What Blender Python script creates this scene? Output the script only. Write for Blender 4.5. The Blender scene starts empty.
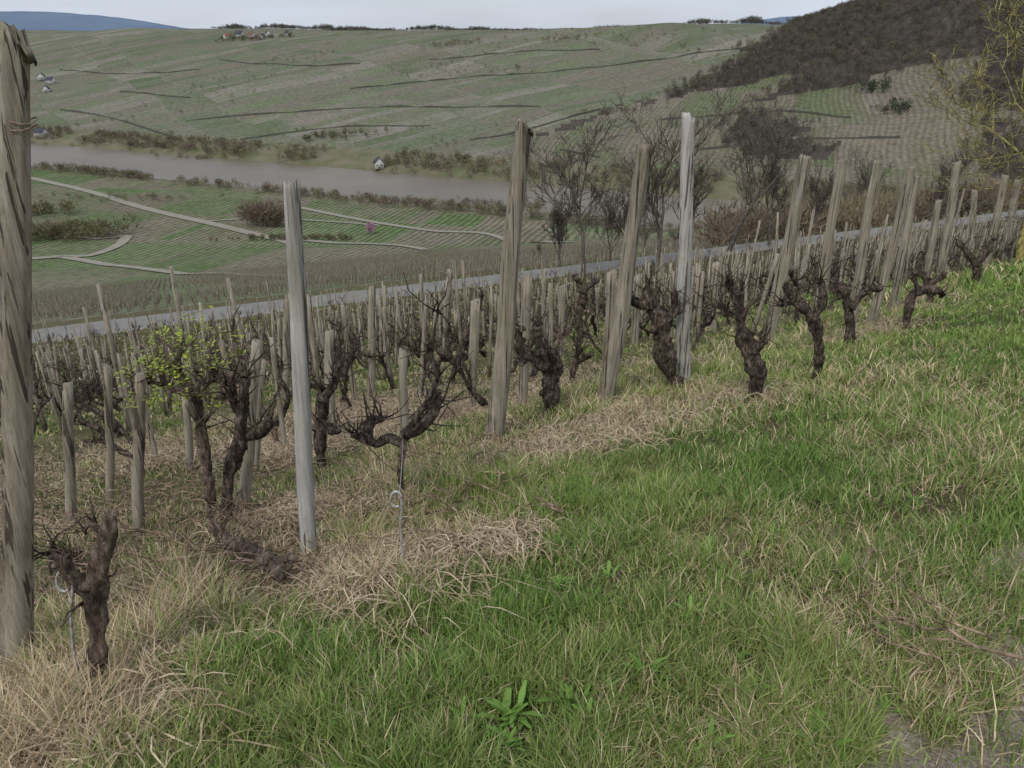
import bpy, math, numpy as np
rng=np.random.default_rng(7)
F=780.0; TH=math.radians(23.8); C,Sn=math.cos(TH),math.sin(TH)
sc=bpy.context.scene
# ------------------------------------------------------------------ helpers
def vn(x,y,seed=0):
    xi=np.floor(x); yi=np.floor(y); fx=x-xi; fy=y-yi
    h=lambda a,b:(np.sin(a*127.1+b*311.7+seed*74.7)*43758.5453)%1.0
    fx=fx*fx*(3-2*fx); fy=fy*fy*(3-2*fy)
    return (h(xi,yi)*(1-fx)+h(xi+1,yi)*fx)*(1-fy)+(h(xi,yi+1)*(1-fx)+h(xi+1,yi+1)*fx)*fy
def fbm(x,y,seed=0,o=4):
    t=0;a=.5
    for i in range(o): t=t+a*vn(x*2**i,y*2**i,seed+i*3.3); a*=.5
    return t
def ss(a,b,x):
    t=np.clip((x-a)/(b-a),0,1); return t*t*(3-2*t)
def zs(a):
    return -1.075-.325*a+.0006*a*a-.75*float(ss(8,20,a))*(1-float(ss(33,45,a)))
sk=np.array([-3]+list(np.arange(0,45.5,1))+[45.8,49,52,60,100,200,275,365,430,480,9000])
zk=np.array([-.095]+[zs(a) for a in np.arange(0,45.5,1)]+[-15.0,-15.05,-16.7,-19.6,-30.2,-56,-74.5,-95,-103,-105,-106.5])
nk=np.array([590,594,620,700,800,1000,1180,1280,1600,3000,9000])
hk=np.array([-109,-105.5,-99,-88,-68,-29,4,15,19,12,0])
def terr(X,Y):
    X=np.asarray(X,float);Y=np.asarray(Y,float)
    s=-.409*X+.912*Y; n=.44*X+.9*Y; e=.9*X-.44*Y; r=np.hypot(X,Y)
    z=np.interp(s,sk,zk)
    k=.25; h=np.clip(.5+.5*(z+1.5)/k,0,1); z=z*(1-h)+(-1.5)*h-k*h*(1-h)
    z=z+np.maximum(0,-s-6)*.3*np.exp(-np.maximum(0,-s-6)/400)
    z=z*(1-ss(300,465,n))+(-106.)*ss(300,465,n)
    z=z-3.5*ss(470,478,n)
    f=np.interp(n,nk,hk)+ (fbm(X/330,Y/330,5)-.47)*34*ss(640,1000,n)
    f=f+115*ss(-230,150,e)*ss(650,1200,n)
    f=f+185*np.exp(-((X+3700)/1300)**2-((Y-6600)/900)**2)+165*np.exp(-((X-2300)/900)**2-((Y-6600)/900)**2)
    z=np.where(n>588,f,z)
    z=z+(fbm(X/.7,Y/.7,1)-.47)*.09*np.exp(-r/60)+(fbm(X/2.5,Y/2.5,2)-.47)*.16*ss(1,4,r)*np.exp(-r/60)
    return z
def tz(x,y): return float(terr(x,y))
TT=np.exp(np.linspace(math.log(.8),math.log(11000),3500))
def pixel_ray(px,py):  # direction of the camera ray through image pixel px,py
    u=(px-512)/F;b=(384-py)/F
    return u,C+b*Sn,-Sn+b*C
def S(px,py):
    """camera ray through an image pixel -> point on the terrain (world metres)"""
    d=pixel_ray(px,py); g=TT*d[2]-terr(TT*d[0],TT*d[1]); i=int(np.argmax(g<0))
    if g[i]>=0: return None
    a,b=TT[i-1],TT[i]; t=a+(b-a)*g[i-1]/(g[i-1]-g[i])
    return np.array((t*d[0],t*d[1],tz(t*d[0],t*d[1])))
def mk(name,V,Fs,mat,col=None,smooth=False,parent=None,loc=None):
    V=np.asarray(V,np.float32).reshape(-1,3)
    if not isinstance(Fs,list): Fs=[Fs]
    Fs=[np.asarray(f,np.int32) for f in Fs if len(f)]
    me=bpy.data.meshes.new(name)
    me.vertices.add(len(V)); me.vertices.foreach_set("co",V.ravel())
    idx=np.concatenate([f.ravel() for f in Fs]); tot=np.concatenate([np.full(len(f),f.shape[1],np.int32) for f in Fs])
    st=np.concatenate([[0],np.cumsum(tot)[:-1]]).astype(np.int32)
    me.loops.add(len(idx)); me.loops.foreach_set("vertex_index",idx)
    me.polygons.add(len(tot)); me.polygons.foreach_set("loop_start",st)
    me.update(calc_edges=True)
    if smooth: me.polygons.foreach_set("use_smooth",np.ones(len(tot),bool))
    if col is not None:
        a=me.color_attributes.new("Col",'FLOAT_COLOR','POINT')
        c=np.ones((len(V),4),np.float32); c[:,:3]=col; a.data.foreach_set("color",c.ravel())
    if mat is not None:
        for m in (mat if isinstance(mat,list) else [mat]): me.materials.append(m)
    o=bpy.data.objects.new(name,me); sc.collection.objects.link(o)
    if parent is not None: o.parent=parent
    if loc is not None: o.location=loc
    return o
def empty(name,loc=(0,0,0),rot=0):
    o=bpy.data.objects.new(name,None); sc.collection.objects.link(o); o.location=loc; o.rotation_euler=(0,0,rot); return o
class M:
    def __init__(s,name,rough=.85,spec=.2):
        s.m=bpy.data.materials.new(name); s.m.use_nodes=True; s.nt=s.m.node_tree; s.b=s.nt.nodes['Principled BSDF']
        s.b.inputs['Roughness'].default_value=rough; s.b.inputs['Specular IOR Level'].default_value=spec
        s.tc=s.n('ShaderNodeTexCoord').outputs['Object']
    def n(s,t,**k):
        x=s.nt.nodes.new(t)
        for a,v in k.items(): setattr(x,a,v)
        return x
    def l(s,a,b): s.nt.links.new(a,b)
    def map(s,sc_=(1,1,1),rot=0,vec=None):
        x=s.n('ShaderNodeMapping'); x.inputs['Scale'].default_value=sc_; x.inputs['Rotation'].default_value=(0,0,rot); s.l(vec or s.tc,x.inputs[0]); return x.outputs[0]
    def noise(s,scale,det=4,vec=None,rough=.6):
        x=s.n('ShaderNodeTexNoise'); x.inputs['Scale'].default_value=scale; x.inputs['Detail'].default_value=det; x.inputs['Roughness'].default_value=rough
        s.l(vec or s.tc,x.inputs['Vector']); return x.outputs['Fac']
    def ramp(s,f,stops,interp='LINEAR'):
        x=s.n('ShaderNodeValToRGB'); cr=x.color_ramp; cr.interpolation=interp
        while len(cr.elements)<len(stops): cr.elements.new(.5)
        for e,(p,c) in zip(cr.elements,stops):
            e.position=p; e.color=(c,c,c,1) if isinstance(c,(int,float)) else (*c,1)
        s.l(f,x.inputs[0]); return x.outputs[0]
    def mix(s,f,a,b,t='MIX'):
        x=s.n('ShaderNodeMix',data_type='RGBA',blend_type=t)
        for i,v in ((0,f),(6,a),(7,b)):
            if hasattr(v,'type') and not isinstance(v,(int,float,tuple)): s.l(v,x.inputs[i])
            else: x.inputs[i].default_value=v if i==0 else (*v,1)
        return x.outputs[2]
    def math(s,op,a,b=0):
        x=s.n('ShaderNodeMath',operation=op)
        for i,v in ((0,a),(1,b)):
            if isinstance(v,(int,float)): x.inputs[i].default_value=v
            else: s.l(v,x.inputs[i])
        return x.outputs[0]
    def col(s,c):
        if isinstance(c,tuple): s.b.inputs['Base Color'].default_value=(*c,1)
        else: s.l(c,s.b.inputs['Base Color'])
    def bump(s,h,dist,st=1):
        x=s.n('ShaderNodeBump'); x.inputs['Strength'].default_value=st; x.inputs['Distance'].default_value=dist; s.l(h,x.inputs['Height']); s.l(x.outputs[0],s.b.inputs['Normal'])
    def attr(s):
        x=s.n('ShaderNodeVertexColor'); x.layer_name='Col'; return x.outputs[0]
# ------------------------------------------------------------------ materials
def m_plain(name,r=.6,sp=.25):
    a=M(name,r,sp); a.col(a.attr()); return a.m
MG=m_plain("grass_blades"); MS=m_plain("dry_straw",.8,.1); MA=m_plain("twig_mass",.9,.1)
a=M("soil_turf",.95,.1)
c=a.ramp(a.noise(1.1,5),[(.35,(.11,.085,.055)),(.5,(.13,.12,.055)),(.65,(.21,.175,.105))]); c2=a.ramp(a.noise(45,3),[(.35,.5),(.7,1.3)])
a.col(a.mix(1.0,c,c2,'MULTIPLY')); a.bump(a.noise(30,4),.03); M_soil=a.m
def fields(name,stops,lane,w,h,rot,lw,stripe=5.,amp=.25,dist=40,nzamp=.3):
    a=M(name,.95,.05)
    nz=a.n('ShaderNodeTexNoise'); nz.inputs['Scale'].default_value=.004; nz.inputs['Detail'].default_value=2; a.l(a.tc,nz.inputs['Vector'])
    v=a.n('ShaderNodeVectorMath',operation='MULTIPLY_ADD'); a.l(nz.outputs['Color'],v.inputs[0]); v.inputs[1].default_value=(dist,dist,0); a.l(a.tc,v.inputs[2])
    mp=a.map((1,1,0),rot,v.outputs[0])
    def brick(w,h,lw,off):
        b=a.n('ShaderNodeTexBrick'); b.offset=off; b.offset_frequency=2; b.inputs['Scale'].default_value=1; b.inputs['Brick Width'].default_value=w; b.inputs['Row Height'].default_value=h
        b.inputs['Mortar Size'].default_value=lw; b.inputs['Mortar Smooth'].default_value=.2; b.inputs['Bias'].default_value=0
        b.inputs['Color1'].default_value=(0,0,0,1); b.inputs['Color2'].default_value=(1,1,1,1); b.inputs['Mortar'].default_value=(.5,.5,.5,1); a.l(mp,b.inputs['Vector']); return b
    b=brick(w,h,lw,.37); b2=brick(w*3.1,h*1.7,lw*.6,.6)
    f=a.math('ADD',a.math('MULTIPLY',b.outputs['Color'],.62),a.math('MULTIPLY',b2.outputs['Color'],.38))
    f=a.math('ADD',f,a.math('MULTIPLY',a.math('SUBTRACT',a.noise(.012,5),.5),nzamp))
    c=a.ramp(f,stops)
    wv=a.n('ShaderNodeTexWave',wave_type='BANDS',bands_direction='X'); wv.inputs['Scale'].default_value=.314/stripe; wv.inputs['Distortion'].default_value=1.5; a.l(mp,wv.inputs['Vector'])
    c=a.mix(1.0,c,a.ramp(wv.outputs['Fac'],[(0,1-amp),(1,1+amp)]),'MULTIPLY')
    c=a.mix(1.0,c,a.ramp(a.noise(.25,4),[(.3,.7),(.7,1.3)]),'MULTIPLY')
    c=a.mix(a.math('MULTIPLY',b2.outputs['Fac'],.7),c,lane)
    a.col(c); a.bump(a.noise(.5,3),.8,.5); return a.m
ROT=math.atan2(.44,.9)
M_far=fields("hillside_vineyards",[(.08,(.11,.135,.075)),(.2,(.185,.165,.13)),(.32,(.135,.16,.095)),(.42,(.215,.195,.16)),(.5,(.12,.145,.08)),(.6,(.18,.16,.125)),(.7,(.15,.175,.10)),(.8,(.235,.215,.18)),(.92,(.125,.155,.085))],(.23,.22,.18),34,170,ROT+.5,1.4,5.5,.12,60)
M_far2=fields("steep_vineyards",[(.1,(.14,.125,.095)),(.28,(.19,.165,.125)),(.42,(.16,.15,.10)),(.5,(.125,.145,.075)),(.6,(.175,.15,.12)),(.72,(.13,.15,.08)),(.85,(.2,.175,.14))],(.16,.145,.115),60,120,ROT-.1,1.4,5,.14,60,.4)
M_val=fields("valley_fields",[(.1,(.11,.15,.065)),(.25,(.19,.165,.12)),(.36,(.13,.17,.08)),(.45,(.175,.15,.11)),(.56,(.105,.15,.06)),(.68,(.185,.165,.12)),(.8,(.12,.16,.07)),(.95,(.22,.19,.14))],(.22,.21,.16),46,80,ROT-.25,1.0,4.2,.28,25)
a=M("forest_floor",.95,.05); a.col(a.ramp(a.noise(.03,5),[(.3,(.065,.057,.052)),(.55,(.095,.082,.07)),(.75,(.12,.11,.08))])); a.bump(a.noise(.2,4),4,1); M_for=a.m
a=M("distant_haze_hills",1,0); a.col(a.ramp(a.noise(.002,4),[(.3,(.14,.19,.27)),(.7,(.18,.24,.32))])); M_haze=a.m  # aerial haze is painted into the base colour as a pale blue
a=M("river_bank",.95,.1); a.col(a.ramp(a.noise(.06,5),[(.35,(.12,.135,.065)),(.6,(.19,.17,.115))])); M_bank=a.m
a=M("asphalt",.85,.2); a.col(a.mix(1.0,a.ramp(a.noise(.8,5),[(.3,(.2,.19,.175)),(.7,(.27,.26,.24))]),a.ramp(a.noise(60,3),[(.3,.85),(.7,1.1)]),'MULTIPLY')); M_road=a.m
a=M("farm_lane",.95,.1); a.col(a.ramp(a.noise(.3,5),[(.3,(.26,.24,.19)),(.7,(.34,.32,.26))])); M_lane=a.m
a=M("gravel_path",.95,.15); a.col(a.mix(1.0,a.ramp(a.noise(8,5),[(.3,(.22,.18,.135)),(.7,(.38,.33,.26))]),a.ramp(a.noise(150,3),[(.35,.65),(.65,1.35)]),'MULTIPLY')); a.bump(a.noise(90,5),.015); M_path=a.m
a=M("river_water",.35,.18); a.col(a.ramp(a.noise(.01,3),[(.35,(.155,.128,.09)),(.65,(.2,.17,.125))])); a.bump(a.noise(.35,3,a.map((1,2.5,1),ROT)),.2,.5); M_wat=a.m
def wood(name,cols,bd=.010,dark=(.07,.058,.043)):
    a=M(name,.9,.12); g=a.noise(1,8,a.map((60,60,1.5)),.78); g2=a.noise(1,4,a.map((12,12,1.3)),.6)
    c=a.ramp(a.math('ADD',a.math('MULTIPLY',g,.7),a.math('MULTIPLY',g2,.3)),cols); c=a.mix(1.0,c,a.ramp(a.noise(3.5,4),[(.35,.78),(.65,1.2)]),'MULTIPLY')
    c=a.mix(a.ramp(a.noise(7,4),[(.54,0.),(.7,.4)]),c,(.24,.25,.15))
    k=a.ramp(a.noise(1,3,a.map((46,46,.7)),.6),[(.38,.9),(.415,0.)])
    c=a.mix(k,c,dark); a.col(c)
    a.bump(a.math('SUBTRACT',g,a.math('MULTIPLY',k,.7)),bd); return a.m
M_post=wood("weathered_post_wood",[(.36,(.13,.107,.075)),(.44,(.27,.235,.17)),(.53,(.38,.34,.265)),(.64,(.52,.485,.40))])
M_post2=wood("pale_post_wood",[(.36,(.2,.18,.15)),(.44,(.4,.375,.33)),(.53,(.54,.52,.475)),(.64,(.68,.665,.63))],dark=(.1,.09,.075))
def bark(name,lo,mid,hi,sc_=(60,60,20),bd=.02):
    a=M(name,.9,.15); g=a.noise(1,8,a.map(sc_),.8); a.col(a.mix(1.0,a.ramp(g,[(.38,lo),(.5,mid),(.62,hi)]),a.ramp(a.noise(11,3),[(.35,.5),(.65,1.5)]),'MULTIPLY')); a.bump(g,bd); return a.m
M_vine=bark("vine_bark",(.025,.019,.015),(.085,.064,.05),(.28,.23,.185))
M_vine2=bark("vine_bark_reddish",(.05,.036,.027),(.17,.125,.095),(.36,.30,.245))
M_tree=bark("tree_bark",(.065,.055,.047),(.12,.105,.088),(.19,.17,.14),(8,8,2))
M_lich=bark("lichen_bark",(.17,.145,.05),(.34,.30,.11),(.46,.42,.17),(20,20,5))
M_cane=bark("cane_bark",(.11,.08,.055),(.26,.19,.13),(.4,.32,.23),(30,30,10),.002)
a=M("galvanised_steel",.5,.5); a.b.inputs['Metallic'].default_value=.35; a.col(a.ramp(a.noise(40,4),[(.4,(.3,.24,.2)),(.55,(.55,.56,.57))])); M_steel=a.m
def flat(name,c,r=.8):
    a=M(name,r,.2); a.col(a.mix(1.0,c,a.ramp(a.noise(1.5,4),[(.3,.8),(.7,1.1)]),'MULTIPLY')); return a.m
M_white=flat("white_render",(.7,.69,.66)); M_roof=flat("slate_roof",(.07,.075,.09)); M_roofr=flat("tile_roof",(.22,.12,.09)); M_glass=flat("window_glass",(.04,.05,.06),.2); M_wall=flat("slate_wall",(.075,.075,.06))
# ------------------------------------------------------------------ terrain
da=np.linspace(-48,48,720); az=np.radians(np.concatenate([np.linspace(-180,-48.5,60,endpoint=False),da,np.linspace(48.8,180,60,endpoint=False)]))
R=np.exp(np.linspace(math.log(.35),math.log(9500),680))
A_,RR=np.meshgrid(az,R); X=(RR*np.sin(A_)).ravel();Y=(RR*np.cos(A_)).ravel();Z=terr(X,Y)
n_=len(az);m_=len(R);i=(np.arange(n_)[None,:]+np.arange(m_-1)[:,None]*n_); j=((np.arange(n_)+1)%n_)[None,:]+np.arange(m_-1)[:,None]*n_
Q=np.stack([i,j,j+n_,i+n_],-1).reshape(-1,4)
V=np.vstack([np.stack([X,Y,Z],1),[[0,0,tz(0,0)]]])
cf=np.stack([np.full(n_,len(V)-1),(np.arange(n_)+1)%n_,np.arange(n_)],1)
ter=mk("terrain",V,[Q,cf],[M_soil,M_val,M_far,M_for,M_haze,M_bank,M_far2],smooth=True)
cx=X[Q].mean(1);cy=Y[Q].mean(1); s_=-.409*cx+.912*cy;n__=.44*cx+.9*cy;e_=.9*cx-.44*cy;r_=np.hypot(cx,cy)
def forest_mask(e,n,x,y):
    w=(fbm(x/60,y/60,9)-.47); w2=(fbm(x/18,y/18,19)-.47)
    big=(n>885+w*200+w2*50-.5*(e+55)) & (e>-225+w*110+w2*30+.12*(n-950)) & (n<2500)
    low=(n>650)&(e>75+w*100+w2*30)
    pat=(n>690)&(e>-150)&(fbm(x/70,y/70,29)>.58)
    strip=(np.abs(e+250-.35*(n-900)+w*60)<9+w2*30)&(n>720)&(n<1150)
    return big|low|strip|pat
mi=np.zeros(len(Q),np.int32)
mi[(s_>105)]=1
mi[(n__>455)&(n__<=640)]=5
mi[(n__>640)]=2
mi[(n__>640)&(e_>-250+.35*(n__-900))]=6
mi[(n__>640)&forest_mask(e_,n__,cx,cy)]=3
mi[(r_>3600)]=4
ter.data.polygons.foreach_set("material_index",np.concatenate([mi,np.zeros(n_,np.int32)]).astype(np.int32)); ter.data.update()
# river
ev=np.array([.9,-.44]);nv=np.array([.44,.9])
rv=[];
for e in np.linspace(-6000,5000,60):
    for n in (466,600): p=e*ev+n*nv; rv.append((p[0],p[1],-107.4))
mk("river",rv,np.array([(2*k,2*k+1,2*k+3,2*k+2) for k in range(59)]),M_wat)
# ------------------------------------------------------------------ ribbons
def cat(P,step):
    P=np.asarray(P,float); P=np.vstack([2*P[0]-P[1],P,2*P[-1]-P[-2]]); out=[]
    for k in range(1,len(P)-2):
        p0,p1,p2,p3=P[k-1:k+3]; L=np.linalg.norm(p2-p1); m=max(2,int(L/step))
        for t in np.arange(m)/m: out.append(.5*((2*p1)+(-p0+p2)*t+(2*p0-5*p1+4*p2-p3)*t*t+(-p0+3*p1-3*p2+p3)*t**3))
    out.append(P[-2]); return np.array(out)
def ribbon(name,pts,w,mat,off,step=2.,nx=3):
    p=cat(np.array(pts)[:,:2],step); t=np.gradient(p,axis=0); t/=np.linalg.norm(t,axis=1)[:,None]; nn=np.stack([-t[:,1],t[:,0]],1)
    V=[]
    for k in range(nx):
        q=p+nn*(k/(nx-1)-.5)*w
        V.append(np.column_stack([q,terr(q[:,0],q[:,1])+off]))
    V=np.stack(V,1); m=len(p); i=np.arange(m-1)[:,None]*nx+np.arange(nx-1)[None,:]
    return mk(name,V.reshape(-1,3),np.stack([i,i+1,i+nx+1,i+nx],-1).reshape(-1,4),mat,smooth=True)
def cline(k,s): # contour direction k, downhill s
    return np.array([.912*k-.409*s,.409*k+.912*s])
ribbon("vineyard_road",[cline(k,47.4+.5*math.sin(k/30)) for k in range(-260,300,12)],3.4,M_road,.09,1.0,5)
lanes=[[(-60,268),(0,262),(60,257),(90,256),(118,246),(128,236)],[(60,257),(100,264),(150,270),(220,274),(300,277)],
 [(-20,168),(38,180),(90,192),(150,210),(220,226),(270,238),(300,246)],[(270,238),(330,243),(400,246),(450,249)],[(300,208),(360,220),(430,231),(500,238),(570,243)],[(128,236),(100,239),(60,236),(0,232)],[(200,222),(260,219),(330,222),(380,226)]]
for k,l in enumerate(lanes):
    p=[S(*q) for q in l]; ribbon("farm_lane",p,[6,5,7,5,5,3.5,3][k],M_lane,.45,6.,3)
PW=[(1.60-4.2,1.15-3.65),(1.60-1.3,1.15-1.15),(1.60,1.15),(3.2,2.6),(6.0,5.2),(11,9.5),(18,15)]
ribbon("gravel_path",PW,1.5,M_path,.006,.08,15)
# terrace walls / hedges on the far hillside (real vertical strips)
walls=[[(120,92),(190,98)],[(350,89),(410,83),(470,77),(560,71),(640,62),(700,53),(770,41)],[(185,121),(300,112),(400,107),(540,107)],[(470,140),(520,132),(600,110)],[(60,110),(110,118),(180,140)],[(560,150),(600,158)],[(220,60),(300,66),(360,64)],[(430,60),(520,52),(600,50)],[(60,70),(120,74),(200,70)],[(240,140),(330,128),(430,126)],[(660,120),(760,112),(850,118)],[(700,150),(800,140),(900,138)]]
for wl in walls:
    p=[S(*q) for q in wl]; p=cat(np.array([q for q in p if q is not None])[:,:2],6); z=terr(p[:,0],p[:,1]); hh=.2+3.6*np.clip(fbm(p[:,0]/16,p[:,1]/16,3)-.15,0,1)
    t=np.gradient(p,axis=0); t/=np.linalg.norm(t,axis=1)[:,None]; nn=np.stack([-t[:,1],t[:,0]],1)*.7
    V=np.stack([np.column_stack([p-nn,z-1]),np.column_stack([p-nn,z+hh]),np.column_stack([p+nn,z+hh]),np.column_stack([p+nn,z-1])],1).reshape(-1,3)
    i=np.arange(len(p)-1)[:,None]*4+np.arange(3)[None,:]; mk("terrace_wall",V,np.stack([i,i+1,i+5,i+4],-1).reshape(-1,4),M_wall)
# ------------------------------------------------------------------ tubes
class B:
    def __init__(s): s.V=[];s.Q=[];s.T=[];s.C=[];s.n=0
    def add(s,V,Q=None,T=None,c=None):
        s.V.append(V)
        if Q is not None and len(Q): s.Q.append(np.asarray(Q)+s.n)
        if T is not None and len(T): s.T.append(np.asarray(T)+s.n)
        if c is not None: s.C.append(np.broadcast_to(np.asarray(c,float),(len(V),3)))
        s.n+=len(V)
    def arrs(s):
        return np.vstack(s.V),[np.vstack(q) for q in (s.Q,s.T) if q],(np.vstack(s.C) if s.C else None)
    def obj(s,name,mat,**k):
        V,Fs,c=s.arrs(); return mk(name,V,Fs,mat,col=c,**k)
def tube(b,P,Rr,sides=8,bump=0,seed=0,step=None,c=None,freq=12,cap=True):
    P=np.asarray(P,float);Rr=np.asarray(Rr,float)
    if step:
        q=cat(np.column_stack([P,Rr]),step); P=q[:,:3];Rr=np.maximum(q[:,3],.001)
    n=len(P); T=np.gradient(P,axis=0); T/=np.linalg.norm(T,axis=1)[:,None]+1e-9
    u=np.cross(T[0],(0,1,.3)); u/=np.linalg.norm(u)+1e-9; U=[]
    for k in range(n):
        u=u-T[k]*u.dot(T[k]); u/=np.linalg.norm(u)+1e-9; U.append(u)
    U=np.array(U);W=np.cross(T,U); L=np.concatenate([[0],np.cumsum(np.linalg.norm(np.diff(P,axis=0),axis=1))])
    a=np.linspace(0,2*math.pi,sides,endpoint=False); rr=Rr[:,None]*np.ones(sides)
    if bump:
        ll=L[:,None]*freq; tw=ll*.12
        nz=fbm(np.cos(a+tw)*2.0+seed*7.1+5,np.sin(a+tw)*2.0+ll*.33+seed,seed%17,3)-.45
        kn=vn(L*freq*.4,L*0+seed,3)[:,None]
        rr=rr*(1+bump*2.4*nz+bump*1.0*(kn-.45))
    V=P[:,None]+rr[...,None]*(np.cos(a)[None,:,None]*U[:,None]+np.sin(a)[None,:,None]*W[:,None])
    V=V.reshape(-1,3); i=np.arange(n-1)[:,None]*sides+np.arange(sides)[None,:]; j=np.arange(n-1)[:,None]*sides+((np.arange(sides)+1)%sides)[None,:]
    Q=np.stack([i,j,j+sides,i+sides],-1).reshape(-1,4)
    V=np.vstack([V,P[-1:]+T[-1:]*Rr[-1]*.4,P[:1]]); k=np.arange(sides);o=(n-1)*sides
    Tt=np.vstack([np.stack([o+k,o+(k+1)%sides,np.full(sides,n*sides)],1),np.stack([(k+1)%sides,k,np.full(sides,n*sides+1)],1)])
    b.add(V,Q,Tt if cap else None,c)
def spur(b,p,r,Lmin=.06,Lmax=.28,rad=.0042,sides=4):
    an=r.uniform(0,6.28);el=r.uniform(-.1,1.3);L=r.uniform(Lmin,Lmax);d=np.array([math.cos(an)*math.cos(el),math.sin(an)*math.cos(el),math.sin(el)]);P=[p]
    for k in range(3): d=d+r.normal(0,.3,3)+[0,0,.1]; d/=np.linalg.norm(d); P.append(P[-1]+d*L/3)
    tube(b,P,[rad*1.6,rad*1.1,rad*.8,rad*.5],sides)
    if r.random()<.5: tube(b,[P[1],P[1]+r.normal(0,1,3)*L*.25+[0,0,L*.2]],[rad*.8,rad*.4],3)
# ------------------------------------------------------------------ front posts
xfY=np.array([-60,-5,1.93,2.62,4.71,5.63,8.01,9.91,13.47,17.56,30,60,120]); xfX=np.array([-54,-7,-1.6,-.84,-.13,.74,2.81,5.08,7.65,11.3,24,57,125])
def dside(x,y): return (x-np.interp(y,xfY,xfX))*.75
rs=np.random.default_rng(3)
def post(Bp,Tp,r,mat,name="wooden_post",top=0,seed=1,low=False,taper=.88):
    Bp=np.array(Bp);Tp=np.array(Tp);d=Tp-Bp;L=np.linalg.norm(d); m=60 if not low else 9; sd=28 if not low else 9
    t=np.linspace(-.12/L,1,m); P=d[None]*t[:,None]; w=.008*L
    P[:,0]+=w*(vn(t*3,t*0+seed,1)-.5)*2; P[:,1]+=w*(vn(t*3,t*0+seed,2)-.5)*2
    Rr=r*(1-(1-taper)*np.clip(t,0,1))
    b=B(); tube(b,P,Rr,sd,.06,seed,None,freq=3)
    V,Fs,_=b.arrs(); V=V.copy()
    if not low: # weathering grooves running along the grain
        a=np.tile(np.linspace(0,2*math.pi,sd,endpoint=False),m); tt=np.repeat(t,sd); cen=np.repeat(P,sd,axis=0)
        gr=vn(a*4.2+seed*3,tt*2.2+seed,21); gr2=vn(a*9+seed*5,tt*1.3+seed,22)
        k=1-.16*np.clip(.42-gr,0,1)/.42*2*.6-.22*(np.clip(.3-gr2,0,1)/.3)
        V[:m*sd]=cen+(V[:m*sd]-cen)*k[:,None]
    topi=np.arange((m-1)*sd,m*sd); sl=rs.uniform(-.5,.5); V[topi,2]+=rs.uniform(-1,.3,sd)*r*.45+(V[topi,0]-V[topi,0].mean())*sl; V[m*sd,2]-=r*.5
    if top: V[topi,2]-=np.where(V[topi,0]>V[topi,0].mean()+r*.2,r*1.2,0)
    return mk(name,V,Fs,mat,smooth=False,loc=tuple(Bp))
PO=[(15,674,22,28,15,0),(307,562,294,180,8.9,1),(493,443,526,120,9.5,0),(605,405,646,143,8,0),(683,388,686,112,6.8,1),(768,345,806,155,6.2,0),(810,345,843,158,4.8,0),(848,335,878,160,4.8,0),(872,325,912,165,4.8,0),(893,312,915,175,4,0),(940,285,957,162,4.2,0),(925,300,938,200,3.2,0),(985,270,1005,175,3.6,0),(1003,262,1018,180,3.6,0),(970,272,975,190,3,0)]
SO=[(241,520,258,340,6.2),(139,535,139,372,5.8),(70,525,67,382,5.3),(523,410,527,275,5),(405,455,403,350,4.5),(330,440,330,330,5),(110,500,108,365,4.3),(607,380,612,270,5.3),(372,395,372,285,4),(285,400,287,300,4),(255,470,262,360,4),(445,330,450,270,3),(635,345,637,275,4),(712,330,716,262,4),(20,470,22,372,4),(190,470,186,395,4),(470,400,474,300,3.5),(560,360,562,285,3.5)]
blk=[]
for k,p in enumerate(PO+SO):
    Bp=S(p[0],p[1]);D=pixel_ray(p[2],p[3]);t=(D[0]*Bp[0]+D[1]*Bp[1])/(D[0]**2+D[1]**2);Tp=np.array(D)*t
    dep=Bp[1]*C-Bp[2]*Sn; dt=Tp[1]*C-Tp[2]*Sn; r=p[4]*dep/F
    fr=k<len(PO); post(Bp,Tp,r,(M_post2 if (fr and p[5]) else M_post),"wooden_post" if fr else "vine_stake",top=(k in (0,2,4)),seed=k+1,low=not fr,taper=.93*dt/dep)
    blk.append(Bp[:2])
    if k in (0,2):
        b=B()
        for q in range(2):
            cc=(Tp-Bp)*(.90-.008*q-(.0 if k else .015)); rr=r*(.97*dt/dep); pts=[cc+np.array([math.cos(a)*rr*1.06,math.sin(a)*rr*1.06,.006*math.sin(a*2+q)]) for a in np.linspace(0,6.28,20)]; tube(b,pts,[.0018]*20,5)
        b.obj("binding_wire",M_cane,loc=tuple(Bp))
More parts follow.
